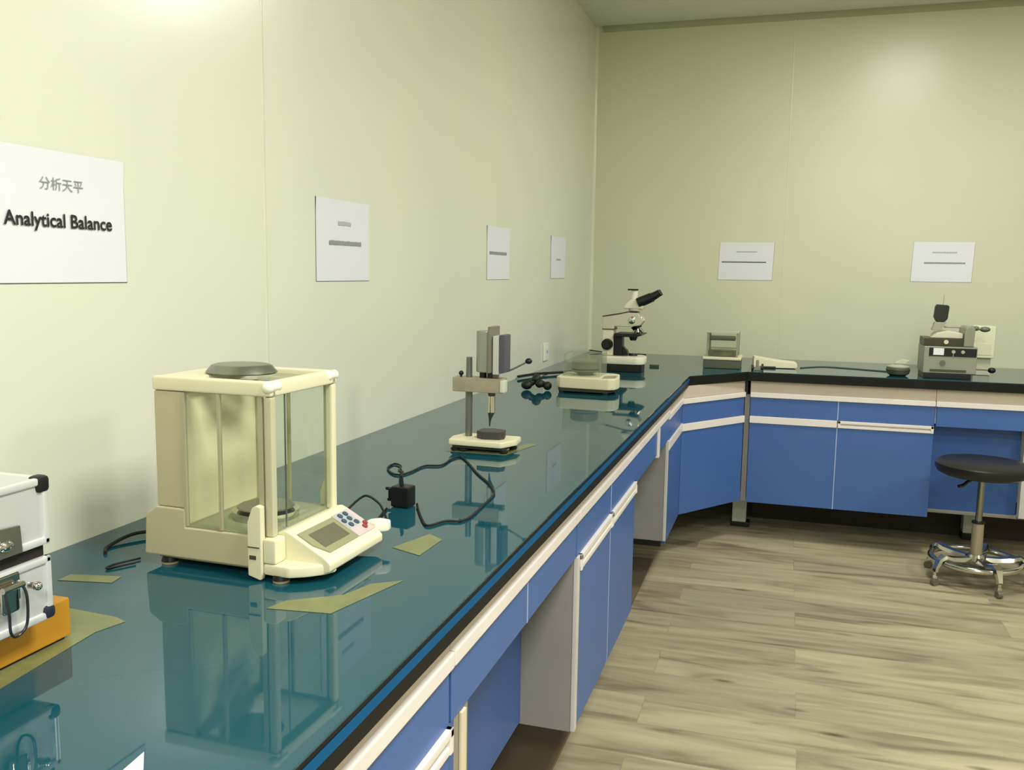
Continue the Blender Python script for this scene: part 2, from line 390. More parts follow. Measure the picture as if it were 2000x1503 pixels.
# back run cabinet
c = thing('base_cabinet', 'blue two-door base cabinet under the back worktop, between corner and stool', 'cabinet')
bands(c, MK, .9785, 1.817, ZBk[0])
MB().box((.9785, 4.575, ZBk[3]), (1.817, 5.25, .7215)).out('carcass', PALE, c, smooth=False)
build_front(c, MK, 0, 0, ZBk, [.9785, 1.390, 1.817], slot=(1,))
for x in (1.2, 1.7): MB().box((x, 5.15, .03), (x+.06, 5.2, ZBk[3]-.0005)).box((x-.01, 5.14, .0), (x+.07, 5.21, .03)).out('leg', STEEL, c, smooth=False)
# back kneehole
c = thing('kneehole_unit', 'blue drawer over the kneehole behind the black round stool', 'cabinet')
bands(c, MK, 1.8185, 2.60, ZBk[0])
build_front(c, MK, 0, 0, (ZBk[0], .628, 0, 0), [1.822, 2.20, 2.60], door=False)
MB().box((1.8185, 4.575, .64), (2.60, 5.1, .7215)).out('drawer_box', PALE, c, smooth=False)
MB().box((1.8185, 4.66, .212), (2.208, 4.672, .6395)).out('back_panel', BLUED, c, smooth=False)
MB().box((1.8185, 4.648, .196), (2.60, 4.69, .2115), .002).out('bottom_rail', GREY, c)
MB().box((2.04, 4.93, .035), (2.098, 4.99, .1955), .002).out('leg', STEEL, c)
MB().box((2.036, 4.925, 0), (2.102, 4.995, .0345), .002).out('foot', BLACK, c)
c = thing('base_cabinet', 'pale grey edged cabinet at the right edge behind the stool', 'cabinet')
MB().box((2.2095, 4.60, .2125), (2.60, 4.6455, .6275)).out('side_panel', GREYW, c, smooth=False)

# ------------------------------------------------------------------ notices
def text_part(s, size, M, m, parent, name='lettering', bold=0., width=None):
    cu = bpy.data.curves.new('t', 'FONT'); cu.body = s; cu.size = size; cu.align_x = 'LEFT'; cu.offset = bold; cu.resolution_u = 3
    ob = bpy.data.objects.new('t', cu); COL.objects.link(ob)
    bpy.context.view_layer.update()
    dg = bpy.context.evaluated_depsgraph_get(); me = bpy.data.meshes.new_from_object(ob.evaluated_get(dg))
    bpy.data.objects.remove(ob); bpy.data.curves.remove(cu)
    xs = [v.co.x for v in me.vertices]
    k = width/(max(xs)-min(xs)) if width and xs else 1; x0 = min(xs) if xs else 0
    for v in me.vertices: v.co = M @ Vector(((v.co.x-x0)*k, v.co.y, 0))
    me.materials.clear(); me.materials.append(m); me.name = name
    o = bpy.data.objects.new(name, me); COL.objects.link(o); o.parent = parent
    return o
MWL = Matrix(((0, 0, 1, 0), (1, 0, 0, 0), (0, 1, 0, 0), (0, 0, 0, 1)))
MWB = Matrix(((1, 0, 0, 0), (0, 0, -1, 0), (0, 1, 0, 0), (0, 0, 0, 1)))
def sheet(loc, M, label, skew=0., w=.297, h=.21, top=0.):
    e = thing('wall_notice', label, 'notice', loc, 0, 'printed notices taped to the walls')
    # softly curled paper: grid lifted a little at its top
    m = MB(); t = bmesh.new(); nx, ny = 16, 12; V = []
    for j in range(ny+1):
        row = []
        for i in range(nx+1):
            u, v = i/nx, j/ny
            z = .0012+.0016*(math.sin(PI*u)*v)**2+.0015*max(0, v-.8)*5*(abs(u-.5)*2)**3
            row.append(t.verts.new(M @ Vector((u*w+skew*v, v*h-top*u*v, z))))
        V.append(row)
    for j in range(ny):
        for i in range(nx): t.faces.new((V[j][i], V[j][i+1], V[j+1][i+1], V[j+1][i]))
    m._merge(t); m.out('paper', PAPER, e)
    # shadowed backing edge
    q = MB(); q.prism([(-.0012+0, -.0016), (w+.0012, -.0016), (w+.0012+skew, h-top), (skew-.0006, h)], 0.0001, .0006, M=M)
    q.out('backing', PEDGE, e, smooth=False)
    return e
def smudge(e, M, x0, x1, y, hh, m, name='lettering', wob=.25, gaps=0):
    q = MB(); n = max(6, int((x1-x0)/.006)); w = (x1-x0)/n
    for i in range(n):
        a = x0+i*w; b = a+w*(.55 if gaps else 1.0)
        h1 = hh*(1-wob*random.random()); h0 = hh*(1-wob*random.random())
        q.prism([(a, y-h0/2), (b, y-h0/2), (b, y+h1/2), (a, y+h1/2)], .0032, .0034, M=M)
    return q.out(name, m, e, smooth=False)
e = sheet((0, 1.054, 1.290), MWL, 'white notice reading Analytical Balance above the aluminium case, leftmost on the wall')
text_part('Analytical Balance', .031, MWL @ Matrix.Translation((.034, .089, .0036)), INK, e, 'english_lettering', .0006, .228)
text_part('分析天平', .022, MWL @ Matrix.Translation((.106, .149, .0036)), INKG, e, 'chinese_lettering', .0, .092)
e = sheet((0, 2.031, 1.288), MWL, 'white notice with one grey bar of print, left wall above the large balance')
smudge(e, MWL, .115, .185, .150, .011, INKL); smudge(e, MWL, .066, .245, .099, .012, INKG)
e = sheet((0, 3.366, 1.287), MWL, 'white notice with a single grey line, left wall above the gauge stand')
smudge(e, MWL, .03, .25, .105, .012, INKG)
e = sheet((0, 4.352, 1.289), MWL, 'faint notice nearest the room corner on the left wall')
smudge(e, MWL, .11, .19, .095, .01, INKL)
e = sheet((.742, YB, 1.292), MWB, 'white notice with a thin long line, back wall above the small draft balance', skew=.006)
smudge(e, MWB, .098, .21, .158, .006, INKL); smudge(e, MWB, .018, .262, .1, .0045, INK, wob=.1)
e = sheet((1.757, YB, 1.298), MWB, 'white notice with two broken text lines, back wall above the boxy instrument', skew=.006)
smudge(e, MWB, .10, .22, .155, .008, INKG, gaps=1); smudge(e, MWB, .062, .262, .1, .008, INKG)

# ------------------------------------------------------------------ analytical balance
BO = (.2032, 1.1596, ZT); BT = -.0279
bal = thing('analytical_balance', 'large cream analytical balance with glass draft shield on the left worktop', 'balance', BO, BT)
H = .301; W = .19; L = .213
# lower housing with a rear step
m = MB(); m.prism([(-.024, .016), (-.02, .082), (-.006, .09), (.0, .095), (.055, .095), (.055, .066), (.205, .066), (.205, .016)], -.004, W+.004, axis='y', bev=.003)
m.out('housing', CREAMD, bal)
MB().box((-.004, .004, .011), (.2, W-.004, .0158), .002).out('underside', CREAMD, bal)
# rear column
MB().box((.0, 0, .0952), (.052, W, H-.0225), .003).out('rear_column', CREAMD, bal)
MB().box((.0522, .004, .07), (.0555, W-.004, H-.0225)).out('back_panel', mat('warm beige inner panel', (228, 222, 184), .5), bal, smooth=False)
# top cover: frame + glass
m = MB(); m.box((-.001, -.003, H-.022), (.213, .016, H), .004); m.box((-.001, W-.016, H-.022), (.213, W+.003, H), .004); m.box((-.001, .0, H-.022), (.07, W, H-.0005), .004); m.box((.19, .0, H-.022), (.213, W, H-.001), .004)
m.out('top_frame', CREAM, bal)
MB().box((.07, .016, H-.012), (.19, W-.016, H-.008)).out('top_glass', GLASS, bal, smooth=False)
# pan-like dish cover lying on top is a separate thing (below)
for b, nm in ((-.002, 0), (W-.003, 1)):
    d = MB().box((.054, b, .07), (.195, b+.003, H-.0228)).out('side_door', GLASS, bal, smooth=False)
    f = MB(); f.box((.053, b-.001, .068), (.0585, b+.005, H-.0228)); f.box((.118, b-.0015, .068), (.1225, b+.0045, H-.0228)); f.box((.190, b-.001, .068), (.197, b+.005, H-.0228))
    f.out('door_frame', mat('beige door frame', (176, 170, 138), .4), d, smooth=False)
for b in (.0, W-.012):
    MB().box((.199, b-.002, .066), (.2125, b+.012, H-.0225), .003).out('front_post', CREAM if b > .1 else mat('grey cream post', (196, 192, 160), .4), bal)
MB().box((.206, .0105, .07), (.209, W-.0145, H-.0225)).out('front_glass', GLASS, bal, smooth=False)
MB().box((.204, .045, .07), (.2055, .0475, H-.0225)).out('glass_divider', mat('glass edge', (84, 92, 88), .3), bal, smooth=False)
MB().box((.0556, .0, .0662), (.2, W, .0685)).out('chamber_floor', mat('chamber floor', (150, 150, 120), .35), bal, smooth=False)
# weighing pan inside
pan = MB().lathe([(0, .073), (.008, .073), (.008, .082), (.044, .083), (.046, .085), (.044, .0865), (0, .0865)], (.135, .095, 0)).out('weighing_pan', BRUSH, bal)
MB().lathe([(.05, .0687), (.053, .0687), (.053, .08), (.05, .08)], (.135, .095, 0)).out('draft_ring', CHROME, pan)
# front control console
m = MB()
prof = [(.205, .018), (.205, .068), (.221, .072), (.232, .067), (.289, .036), (.297, .028), (.297, .016), (.285, .012)]
m.prism(prof, .018, W+.002, axis='y', bev=.003)
m.prism([(.2, -.012), (.245, -.014), (.268, .0), (.288, .02), (.297, .04), (.2, .04)], .010, .0275, bev=.004)
m.box((.2, -.012, .0275), (.222, .018, .066), .004)
m.out('console', CREAM, bal)
def onpanel(a, b, lift=0):  # a 0..1 down slope
    x = .232+(.289-.232)*a; z = .067+(.036-.067)*a
    return Vector((x, b, z))+Vector((.478, 0, .878))*lift
def plate(a0, a1, b0, b1, l0, l1, name, mt, par, chamfer=0):
    P = [onpanel(a0, b0+chamfer, l0), onpanel(a1, b0, l0), onpanel(a1, b1, l0), onpanel(a0, b1, l0)]
    P = [onpanel(a0, b0, l0), onpanel(a0+(a1-a0)*.55, b0, l0), onpanel(a1, b0+chamfer, l0), onpanel(a1, b1, l0), onpanel(a0, b1, l0)]
    nn = Vector((.478, 0, .878))*(l1-l0)
    t = MB(); t.loft([[tuple(p) for p in P], [tuple(p+nn) for p in P]]); return t.out(name, mt, par, smooth=False)
bz = plate(.06, .92, .026, .128, .0005, .0022, 'display_bezel', LCDB, bal, .014)
plate(.22, .74, .042, .118, .0023, .003, 'display', LCD, bz)
kp = plate(.02, .92, .132, .186, .0005, .002, 'keypad', mat('pink grey keypad', (206, 190, 186), .4), bal)
plate(.05, .6, .134, .172, .0021, .0026, 'keypad_field', mat('light blue grey', (176, 184, 186), .4), kp)
for i, (a, b) in enumerate([(.16, .145), (.16, .162), (.34, .14), (.34, .158), (.52, .145), (.52, .163)]):
    p = onpanel(a, b, .0026); q = onpanel(a, b, .0046)
    MB().cyl(p, q, .0052, .0048).out('key', mat('slate key', (72, 84, 100), .4), kp)
for a, b in [(.75, .168), (.66, .178)]:
    MB().cyl(onpanel(a, b, .0021), onpanel(a, b, .0045), .005, .0045).out('key', mat('red key', (150, 62, 66), .4), kp)
# side brackets with slots
for s, b in ((-1, -.016), (1, W+.004)):
    m = MB(); m.prism([(.176, .008), (.198, .002), (.2, .012), (.2, .115), (.192, .117), (.184, .112), (.176, .09)], b, b+.012, axis='y', bev=.002)
    br = m.out('door_bracket', CREAM, bal)
    if s < 0:
        MB().box((.180, b-.0012, .034), (.191, b-.0002, .040)).out('slot', mat('dark slot', (70, 66, 52), .6), br, smooth=False)
        MB().box((.177, b-.0012, .052), (.197, b-.0002, .0535)).out('slot', MATS['dark slot'], br, smooth=False)
# clips at the top corners
for b in (.012, W-.008):
    MB().cyl((.207, b-.012, H-.008), (.207, b+.008, H-.008), .008).ball((.207, b-.012, H-.008), .0095).ball((.207, b+.009, H-.008), .0085).out('hinge_knob', mat('white knob', (240, 238, 220), .4), bal)
# door pull at the far side
MB().prism([(.262, .196), (.284, .192), (.30, .206), (.298, .222), (.276, .226), (.262, .212)], .028, .046, bev=.004).out('door_pull', mat('white knob', (240, 238, 220), .4), bal)
MB().box((.20, W+.004, .030), (.27, W+.02, .042), .003).out('pull_arm', CREAM, bal)
for a, b in ((.225, -.002), (.225, W-.01), (.012, .012), (.012, W-.012)):
    MB().cyl((a, b, .004), (a, b, .0118), .014, .012).out('foot', BLACK, bal)
    MB().cyl((a, b, 0.0002), (a, b, .0039), .0125, .0135).out('foot_pad', mat('tan foot pad', (190, 170, 130), .5), bal)
# steel lid/dish on top
MB().lathe([(0, .0), (.054, 0), (.056, .002), (.047, .0125), (.040, .0145), (0, .015)], (0, 0, 0), sx=1.04, sy=.9).out('dish', BRUSH, None, loc=(.2032+.1, 1.1596+.088, ZT+H+.0002))
tag(bpy.data.objects['dish'], 'shallow upturned steel dish lying on top of the large cream balance', 'dish')
bpy.data.objects['dish'].name = 'steel_dish'

# ------------------------------------------------------------------ tape patches
def tape(pts, label, m=None):
    q = MB().prism(pts, ZT+.0002, ZT+.0008); o = q.out('tape_strip', m or TAPE, smooth=False)
    tag(o, label, 'tape', 'masking tape strips on the worktop')
tape([(.335, .60), (.3225, .743), (.3065, .905), (.318, .946), (.296, .955), (.215, .96), (.215, .60)], 'yellowish tape strip along the worktop around the amber box')
tape([(.467, 1.048), (.560, 1.060), (.600, 1.215), (.560, 1.185), (.543, 1.13), (.478, 1.083)], 'yellowish tape piece on the worktop before the large balance display')
tape([(.113, 1.045), (.196, 1.062), (.19, 1.09), (.112, 1.072)], 'faded tape scrap on the worktop behind the aluminium case')
tape([(.515, 1.36), (.575, 1.335), (.578, 1.43), (.545, 1.455)], 'small yellowish tape piece on the worktop beside the plug adapter')
tape([(.30, 2.165), (.46, 2.17), (.50, 2.34), (.47, 2.34), (.44, 2.2), (.31, 2.19)], 'pale tape piece on the worktop under the gauge stand')

# ------------------------------------------------------------------ amber box + case
o = thing('storage_box', 'flat amber yellow box under the aluminium case on the worktop', 'box', (.19, .68, ZT+.001))
MB().box((-.1, -.2, .003), (.1, .203, .0525), .003).out('box_body', ORANGE, o)
MB().box((-.094, -.194, 0), (.094, .197, .0028)).out('box_base', LINER, o, smooth=False)
case = thing('aluminium_case', 'silver aluminium instrument case, lid ajar, on the amber box', 'case', (.214, .64, ZT+.0545))
hx, y0, y1, zb, zl0, zl1 = .11, -.17, .183, .076, .090, .170
def caseshell(z0, z1, nm, open_up):
    sh = MB().box((-hx+.003, y0+.003, z0+.001), (hx-.003, y1-.003, z1-.001), .002).out(nm, ALU, case)
    f = MB()
    for sx in (-1, 1):
        for yy in (y0, y1):
            f.box((sx*hx-.009*(sx > 0), yy-(0.009 if yy > 0 else 0), z0), (sx*hx+.009*(sx < 0), yy+(0.009 if yy < 0 else 0), z1), .0025)
    for zz in (z0, z1-.009):
        f.box((-hx, y0, zz), (-hx+.009, y1, zz+.009), .0025); f.box((hx-.009, y0, zz), (hx, y1, zz+.009), .0025)
        f.box((-hx, y0, zz), (hx, y0+.009, zz+.009), .0025); f.box((-hx, y1-.009, zz), (hx, y1, zz+.009), .0025)
    f.out('corner_rail', ALUR, sh)
    return sh
base = caseshell(0, zb, 'case_base', 1); lid = caseshell(zl0, zl1, 'case_lid', 0)
MB().box((-hx+.006, y0+.006, zb+.0002), (hx-.006, y1-.006, zl0-.0002)).out('lining', LINER, case, smooth=False)
for sx in (-1, 1):
    for yy in (y0, y1):
        sy = 1 if yy > 0 else -1
        MB().box((sx*(hx-.016), yy-sy*.016, zl1-.018), (sx*(hx+.002), yy+sy*.002, zl1+.002), .005).out('corner_cap', BLACK, lid)
        MB().box((sx*(hx-.014), yy-sy*.014, -.0), (sx*(hx+.002), yy+sy*.002, .016), .005).out('corner_cap', mat('dark blue cap', (34, 38, 52), .35), base)
for yy in (-.09, .115):
    l = MB().box((hx+.0002, yy-.018, .040), (hx+.004, yy+.018, .072), .002).out('latch_plate', CHROME, base)
    MB().box((hx+.004, yy-.013, .030), (hx+.010, yy+.011, .062), .003).cyl((hx+.012, yy-.014, .06), (hx+.012, yy+.014, .06), .0035).out('latch_lever', CHROME, l)
    MB().tube([(hx+.012, yy-.012, .062), (hx+.017, yy-.012, .035), (hx+.016, yy-.010, .012), (hx+.014, yy, .004), (hx+.016, yy+.012, .014), (hx+.016, yy+.014, .045), (hx+.012, yy+.012, .06)], .0016).out('latch_wire', mat('dark wire', (52, 58, 60), .3, metal=.6), l)
    MB().cyl((hx+.004, yy+.03, .052), (hx+.014, yy+.03, .052), .004).ball((hx+.015, yy+.03, .052), .0055).out('latch_pin', CHROME, l)
    MB().prism([(yy-.026, zl0+.002), (yy+.024, zl0+.002), (yy+.022, zl0+.034), (yy-.006, zl0+.036), (yy-.026, zl0+.026)], hx+.0002, hx+.004, axis='x', bev=.001).out('latch_keeper', BRUSH, lid)
    MB().ball((hx+.006, yy, zl0+.016), .006, (.6, 1.6, 1)).out('keeper_hook', CHROME, lid)
MB().tube([(-.02, -.1, zl1+.0015), (-.02, -.06, zl1+.008), (-.02, .06, zl1+.008), (-.02, .1, zl1+.0015)], .003).out('lid_handle', BRUSH, lid)

# ------------------------------------------------------------------ adapter + cables
ad = thing('plug_adapter', 'black plug-in power adapter standing on the worktop with its prongs sideways', 'adapter', (.417, 1.616, ZT+.0005), -.1)
MB().box((-.016, -.016, 0), (.024, .018, .042), .004).out('adapter_body', BLACK, ad)
for z, ln in ((.008, .014), (.03, .018)):
    MB().box((-.016-ln, -.004, z), (-.0162, .002, z+.0055), .001).out('prong', BLACKR, ad)
MB().box((-.018-.006, -.012, .014), (-.0162, .012, .037), .003).out('plug_face', BLACK, ad)
MB().cyl((.0, .002, .0422), (.0, .002, .057), .0045, .003).out('strain_relief', BLACKR, ad)
r = .0023; Z = ZT+r+.0004
def cable(pts, label, rr=r, m=BLACKR):
    o = MB().tube(pts, rr, sub=8).out('power_cable', m)
    tag(o, label, 'cable', 'black cables lying on the worktops')
cable([(.4175, 1.615, ZT+.0600), (.405, 1.65, ZT+.062), (.365, 1.72, ZT+.045), (.30, 1.87, ZT+.014), (.271, 1.941, Z+.002), (.244, 1.964, Z), (.248, 1.917, Z), (.281, 1.869, Z), (.305, 1.861, Z), (.316, 1.898, Z), (.321, 1.968, Z), (.355, 1.99, Z), (.353, 2.068, Z), (.365, 2.098, Z), (.4, 2.05, Z), (.465, 1.939, Z), (.525, 1.848, Z), (.56, 1.777, Z), (.568, 1.732, Z), (.572, 1.67, Z), (.577, 1.58, Z), (.568, 1.545, Z), (.543, 1.535, Z), (.524, 1.497, Z), (.499, 1.529, Z), (.460, 1.60, Z), (.449, 1.622, Z+.003)],
      'long black cable looping from the top of the plug adapter across the worktop')
cable([(.335, 1.455, Z), (.35, 1.50, Z+.008), (.37, 1.53, Z+.03), (.385, 1.535, Z+.034), (.405, 1.54, Z+.02), (.42, 1.53, Z+.006), (.44, 1.50, Z)], 'short arched black cable beside the display of the large balance')
cable([(.42, 1.47, Z), (.418, 1.51, Z), (.408, 1.55, Z), (.402, 1.58, Z)], 'short black cable from the white pull to the adapter')
cable([(.09, 1.17, Z), (.07, 1.20, Z), (.075, 1.26, Z+.006), (.12, 1.31, Z+.004), (.16, 1.38, Z)], 'black cable behind the large balance near the left wall', .003)
cable([(.17, 1.145, Z), (.148, 1.108, Z), (.145, 1.128, Z), (.162, 1.166, Z)], 'thin dark loop of cord by the rear foot of the large balance', .0016)
cable([(.012, 3.78, Z+.008), (.06, 3.92, Z+.008), (.13, 4.02, Z+.007), (.2, 4.12, Z+.006), (.255, 4.17, Z+.005)], 'thick black cable at the foot of the left wall behind the small scale', .006)
cable([(1.21, 4.82, Z), (1.32, 4.93, Z), (1.45, 4.90, Z), (1.56, 4.85, Z), (1.66, 4.80, Z)], 'dark cable trailing along the back worktop towards the round dish', .003, mat('grey green cable', (92, 104, 88), .5))
cable([(.36, 5.20, Z), (.25, 5.23, Z), (.12, 5.24, Z+.002), (.02, 5.24, Z+.01)], 'dark cable in the far corner behind the microscope', .004)

# ------------------------------------------------------------------ gauge stand
g = thing('thickness_gauge', 'grey dial thickness gauge on a cream base, mid left worktop', 'gauge', (.300, 2.20, ZT+.0005))
m = MB(); m.prism([(.004, -.03), (.150, -.035), (.176, .02), (.172, .075), (.014, .075), (-.004, .02)], .016, .032, bev=.004); m.out('base', CREAM, g)
MB().box((.012, -.022, .0085), (.155, .066, .0158)).out('base_underside', mat('dark underside', (52, 56, 46), .6), g, smooth=False)
for x, y in ((.018, -.016), (.042, -.018), (.150, -.012), (.03, .06), (.155, .055)):
    MB().lathe([(0, 0), (.009, 0), (.012, .003), (.012, .0065), (.009, .0083), (0, .0083)], (x, y, 0), n=20).out('foot', BLACKR, g)
MB().cyl((.039, .03, .0322), (.039, .03, .153-.0005), .0095).cyl((.039, .03, .191+.0005), (.039, .03, .243), .0085, .0078).out('post', mat('grey steel post', (120, 122, 112), .35, metal=.6), g)
MB().box((.0, .008, .153), (.137, .052, .191), .0015).out('arm', mat('worn steel arm', (172, 162, 140), .4, metal=.35, vary=.12, scale=30), g)
MB().box((.132, .002, .155), (.146, .03, .188), .004).out('arm_clamp', mat('pale clamp', (206, 208, 190), .4), g)
MB().cyl((.02, .02, .1912), (.02, .02, .197), .003).ball((.02, .02, .201), .0065).out('clamp_knob', BLACK, g)
MB().cyl((.078, .03, .1912), (.078, .03, .2055), .0095).cyl((.1, .024, .1912), (.1, .024, .2055), .0085).out('coupling', BLACK, g)
m = MB(); m.lathe([(.0, .206), (.024, .206), (.026, .209), (.026, .31), (.0245, .314), (0, .314)], (.086, .03, 0)); m.out('housing', mat('brushed grey housing', (160, 160, 146), .33, metal=.5, vary=.06), g)
m = MB(); m.prism([(.1005, -.004), (.108, -.006), (.111, .01), (.115, .055), (.1, .055)], .2065, .3265, bev=.0015); m.out('housing_cap', mat('taupe housing', (132, 126, 112), .4, metal=.2), g)
m = MB(); m.box((.112, .002, .202), (.130, .05, .303), .003); m.out('dial_case', mat('silver dial case', (206, 204, 200), .3, metal=.3), g)
m = MB(); m.prism([(.1305, .0), (.1465, -.002), (.1465, .05), (.1305, .05)], .208, .306, bev=.002); m.out('dial_face', mat('violet grey dial', (84, 80, 92), .35), g)
MB().box((.093, .02, .1918), (.118, .045, .2065), .002).out('mount', mat('taupe housing', (132, 126, 112)), g)
lv = MB().tube([(.118, .03, .204), (.15, .03, .212), (.196, .03, .236)], .0024, sub=4).out('lever', BRUSH, g)
MB().ball((.202, .03, .239), .0085, (1.1, 1, .9)).out('lever_knob', BLACK, lv)
MB().cyl((.104, .025, .1528), (.104, .025, .1435), .0105, .009).out('collar', mat('brown collar', (80, 66, 52), .4), g)
MB().cyl((.103, .025, .1433), (.103, .025, .100), .0095, .0105).out('spindle', CHROME, g)
MB().cyl((.103, .025, .0998), (.1, .025, .082), .009, .0035).cyl((.1, .025, .082), (.099, .025, .062), .0033, .0014).out('probe_tip', mat('dark tip', (70, 72, 62), .35, metal=.5), g)
MB().prism([(.07, .005), (.09, -.008), (.135, -.002), (.144, .015), (.138, .045), (.1, .056), (.072, .045)], .0322, .0525, bev=.002).out('anvil', mat('dark graphite disc', (62, 60, 54), .45), g)

# ------------------------------------------------------------------ black clamp blob
o = MB(); o.ball((-.035, 0, .019), .019, (1.2, 1.1, .95)); o.cyl((-.03, 0, .018), (.0, .02, .038), .012, .012); o.ball((.0, .02, .044), .019, (1, 1.1, 1)); o.ball((.018, .0, .026), .016, (1.1, 1, 1)); o.ball((-.018, .01, .03), .014); o.cyl((0, .02, .036), (.045, .01, .018), .013, .012); o.ball((.048, .01, .0185), .0175, (1, 1.1, 1))
o = o.out('cable_clamp', mat('black green rubber', (22, 27, 22), .5), loc=(.185, 3.44, ZT+.0008)); tag(o, 'knobbly black rubber clamp lying on the worktop behind the gauge stand', 'clamp')

o = MB().prism([(.0, .03), (.006, -.03), (.05, -.055), (.022, .002)], 0, .0009).out('painted_reflection', PAPER, smooth=False, loc=(.563, .652, ZT+.0008)); tag(o, 'pointed white patch painted as a reflection on the worktop at the bottom edge', 'paper')  # flat white triangle stands in for a bright reflection in the worktop

# ------------------------------------------------------------------ small scale with clear shield
s = thing('compact_scale', 'low cream weighing scale with clear box shield in front of the microscope', 'scale', (.272, 3.42, ZT+.0005))
m = MB(); m.prism([(0, .02), (.0, .20), (.2, .2), (.225, .18), (.246, .05), (.24, .0), (.215, -.02), (.02, -.005)], .018, .062, bev=.006); m.out('scale_body', CREAM, s)
MB().prism([(.008, .02), (.008, .19), (.2, .19), (.235, .05), (.21, -.01), (.02, .0)], .0062, .0178).out('underside', mat('dark underside', (52, 56, 46)), s, smooth=False)
for x, y in ((.025, .01), (.025, .17), (.2, .0), (.2, .17)): MB().cyl((x, y, 0), (x, y, .006), .011).out('foot', BLACKR, s)
m = MB().prism([(.19, -.008), (.236, .03), (.230, .09), (.185, .06)], .0622, .0655, bev=.001); m.out('display', mat('grey green display', (150, 152, 128), .3), s)
sh = MB(); x0_, x1_, ya, yb, za, zc_ = .024, .17, .03, .18, .0625, .152
sh.box((x0_, ya, za), (x1_, ya+.003, zc_)); sh.box((x0_, yb-.003, za), (x1_, yb, zc_)); sh.box((x0_, ya+.003, za), (x0_+.003, yb-.003, zc_)); sh.box((x1_-.003, ya+.003, za), (x1_, yb-.003, zc_)); 
sh.out('draft_shield', ACRYL, s, smooth=False)
pn = MB().lathe([(0, .0628), (.03, .0628), (.034, .07), (.05, .074), (.06, .08), (.06, .0835), (0, .0835)], (.097, .105, 0)).out('scale_pan', BRUSH, s)
MB().lathe([(0, .0838), (.052, .0838), (.058, .09), (.056, .116), (.048, .122), (0, .123)], (.097, .105, 0)).out('pan_cover', mat('smoky grey cover', (122, 122, 104), .3), s)

# ------------------------------------------------------------------ microscope
mi = thing('microscope', 'white and black trinocular microscope standing in the corner of the worktop', 'microscope', (.290, 4.25, ZT+.0005))
MB().prism([(-.002, -.0), (.175, -.0), (.19, .02), (.19, .12), (.175, .14), (-.002, .14)], .0, .034, bev=.003).out('base_underside', BLACK, mi)
MB().prism([(.028, -.004), (.17, -.004), (.20, .02), (.205, .05), (.2, .12), (.175, .144), (.0, .144), (.0, -.0)], .0345, .074, bev=.01).out('base', mat('white microscope enamel', (232, 228, 204), .35), mi)
WM = MATS['white microscope enamel']
MB().box((-.006, .03, .0745), (.048, .11, .2), .006).out('column', WM, mi)
m = MB(); m.prism([(-.006, .2015), (.05, .2015), (.052, .215), (.12, .215), (.175, .222), (.19, .245), (.16, .283), (.12, .283), (.07, .272), (-.006, .258)], .03, .11, axis='y', bev=.004); m.out('arm', mat('cream grey arm', (204, 202, 178), .4), mi)
MB().prism([(-.008, .2595), (.07, .2735), (.12, .2845), (.16, .2845), (.16, .289), (.12, .289), (.07, .278), (-.008, .264)], .032, .108, axis='y').out('arm_trim', BLACK, mi, smooth=False)
MB().box((-.0075, .028, .1985), (.052, .112, .2035)).out('seam', mat('brown seam', (92, 86, 60), .5), mi, smooth=False)
m = MB(); m.lathe([(0, .2895), (.03, .2895), (.034, .295), (.03, .30), (0, .30)], (.145, .07, 0)); m.prism([(.09, .3005), (.185, .3005), (.19, .31), (.165, .345), (.125, .345), (.10, .322)], .035, .105, axis='y', bev=.006); m.out('head', WM, mi)
tt = MB().cyl((.138, .07, .3455), (.138, .07, .388), .016, .0155).out('camera_tube', mat('bright tube', (240, 236, 214), .25), mi)
MB().cyl((.13, .07, .3883), (.13, .07, .395), .026).out('tube_cap', BLACK, tt)
for y in (.045, .095):
    e_ = MB().cyl((.16, y, .330), (.222, y, .358), .024, .022).cyl((.222, y, .358), (.262, y, .382), .018, .015).out('eyepiece', BLACK, mi)
np_ = MB().cyl((.15, .07, .2215), (.158, .07, .206), .028, .022).out('nosepiece', BLACK, mi)
for k, a in enumerate((0, 1.57, 3.14, 4.71)):
    d_ = Vector((.5*math.cos(a)+.3, .5*math.sin(a), -1)).normalized(); p_ = Vector((.158, .07, .206))
    MB().cyl(p_+d_*.001+Vector((.011*math.cos(a), .011*math.sin(a), 0)), p_+d_*.022+Vector((.013*math.cos(a), .013*math.sin(a), 0)), .008, .006).out('objective', CHROME, np_)
MB().ball((.135, .034, .247), .02, (1, .5, 1)).ball((.17, .04, .252), .016, (1, .5, 1)).out('turret_rim', CHROME, mi)
st = MB().prism([(.055, .182), (.066, .184), (.13, .184), (.19, .184), (.196, .182), (.182, .174), (.16, .168), (.10, .168), (.055, .168)], .0, .14, axis='y', bev=.002).out('stage', BLACK, mi)
MB().box((.0485, .04, .0745), (.09, .10, .1675), .004).out('stage_bracket', BLACK, mi)
MB().cyl((.138, .07, .1675), (.138, .07, .148), .022, .014).out('condenser', BLACK, mi)
MB().cyl((.14, .07, .0745), (.14, .07, .085), .022, .018).out('lamp_collar', BLACK, mi)
MB().prism([(.0905, .0765), (.118, .0765), (.112, .098), (.0905, .12)], .05, .09, axis='y').out('lamp_housing', BLACK, mi, smooth=False)
for y in (.0295, .1105):
    s_ = -1 if y < .05 else 1
    MB().cyl((.02, y, .128), (.02, y+s_*.02, .128), .028, .026).cyl((.02, y+s_*.02, .128), (.02, y+s_*.032, .128), .018).out('focus_knob', BLACK, mi)

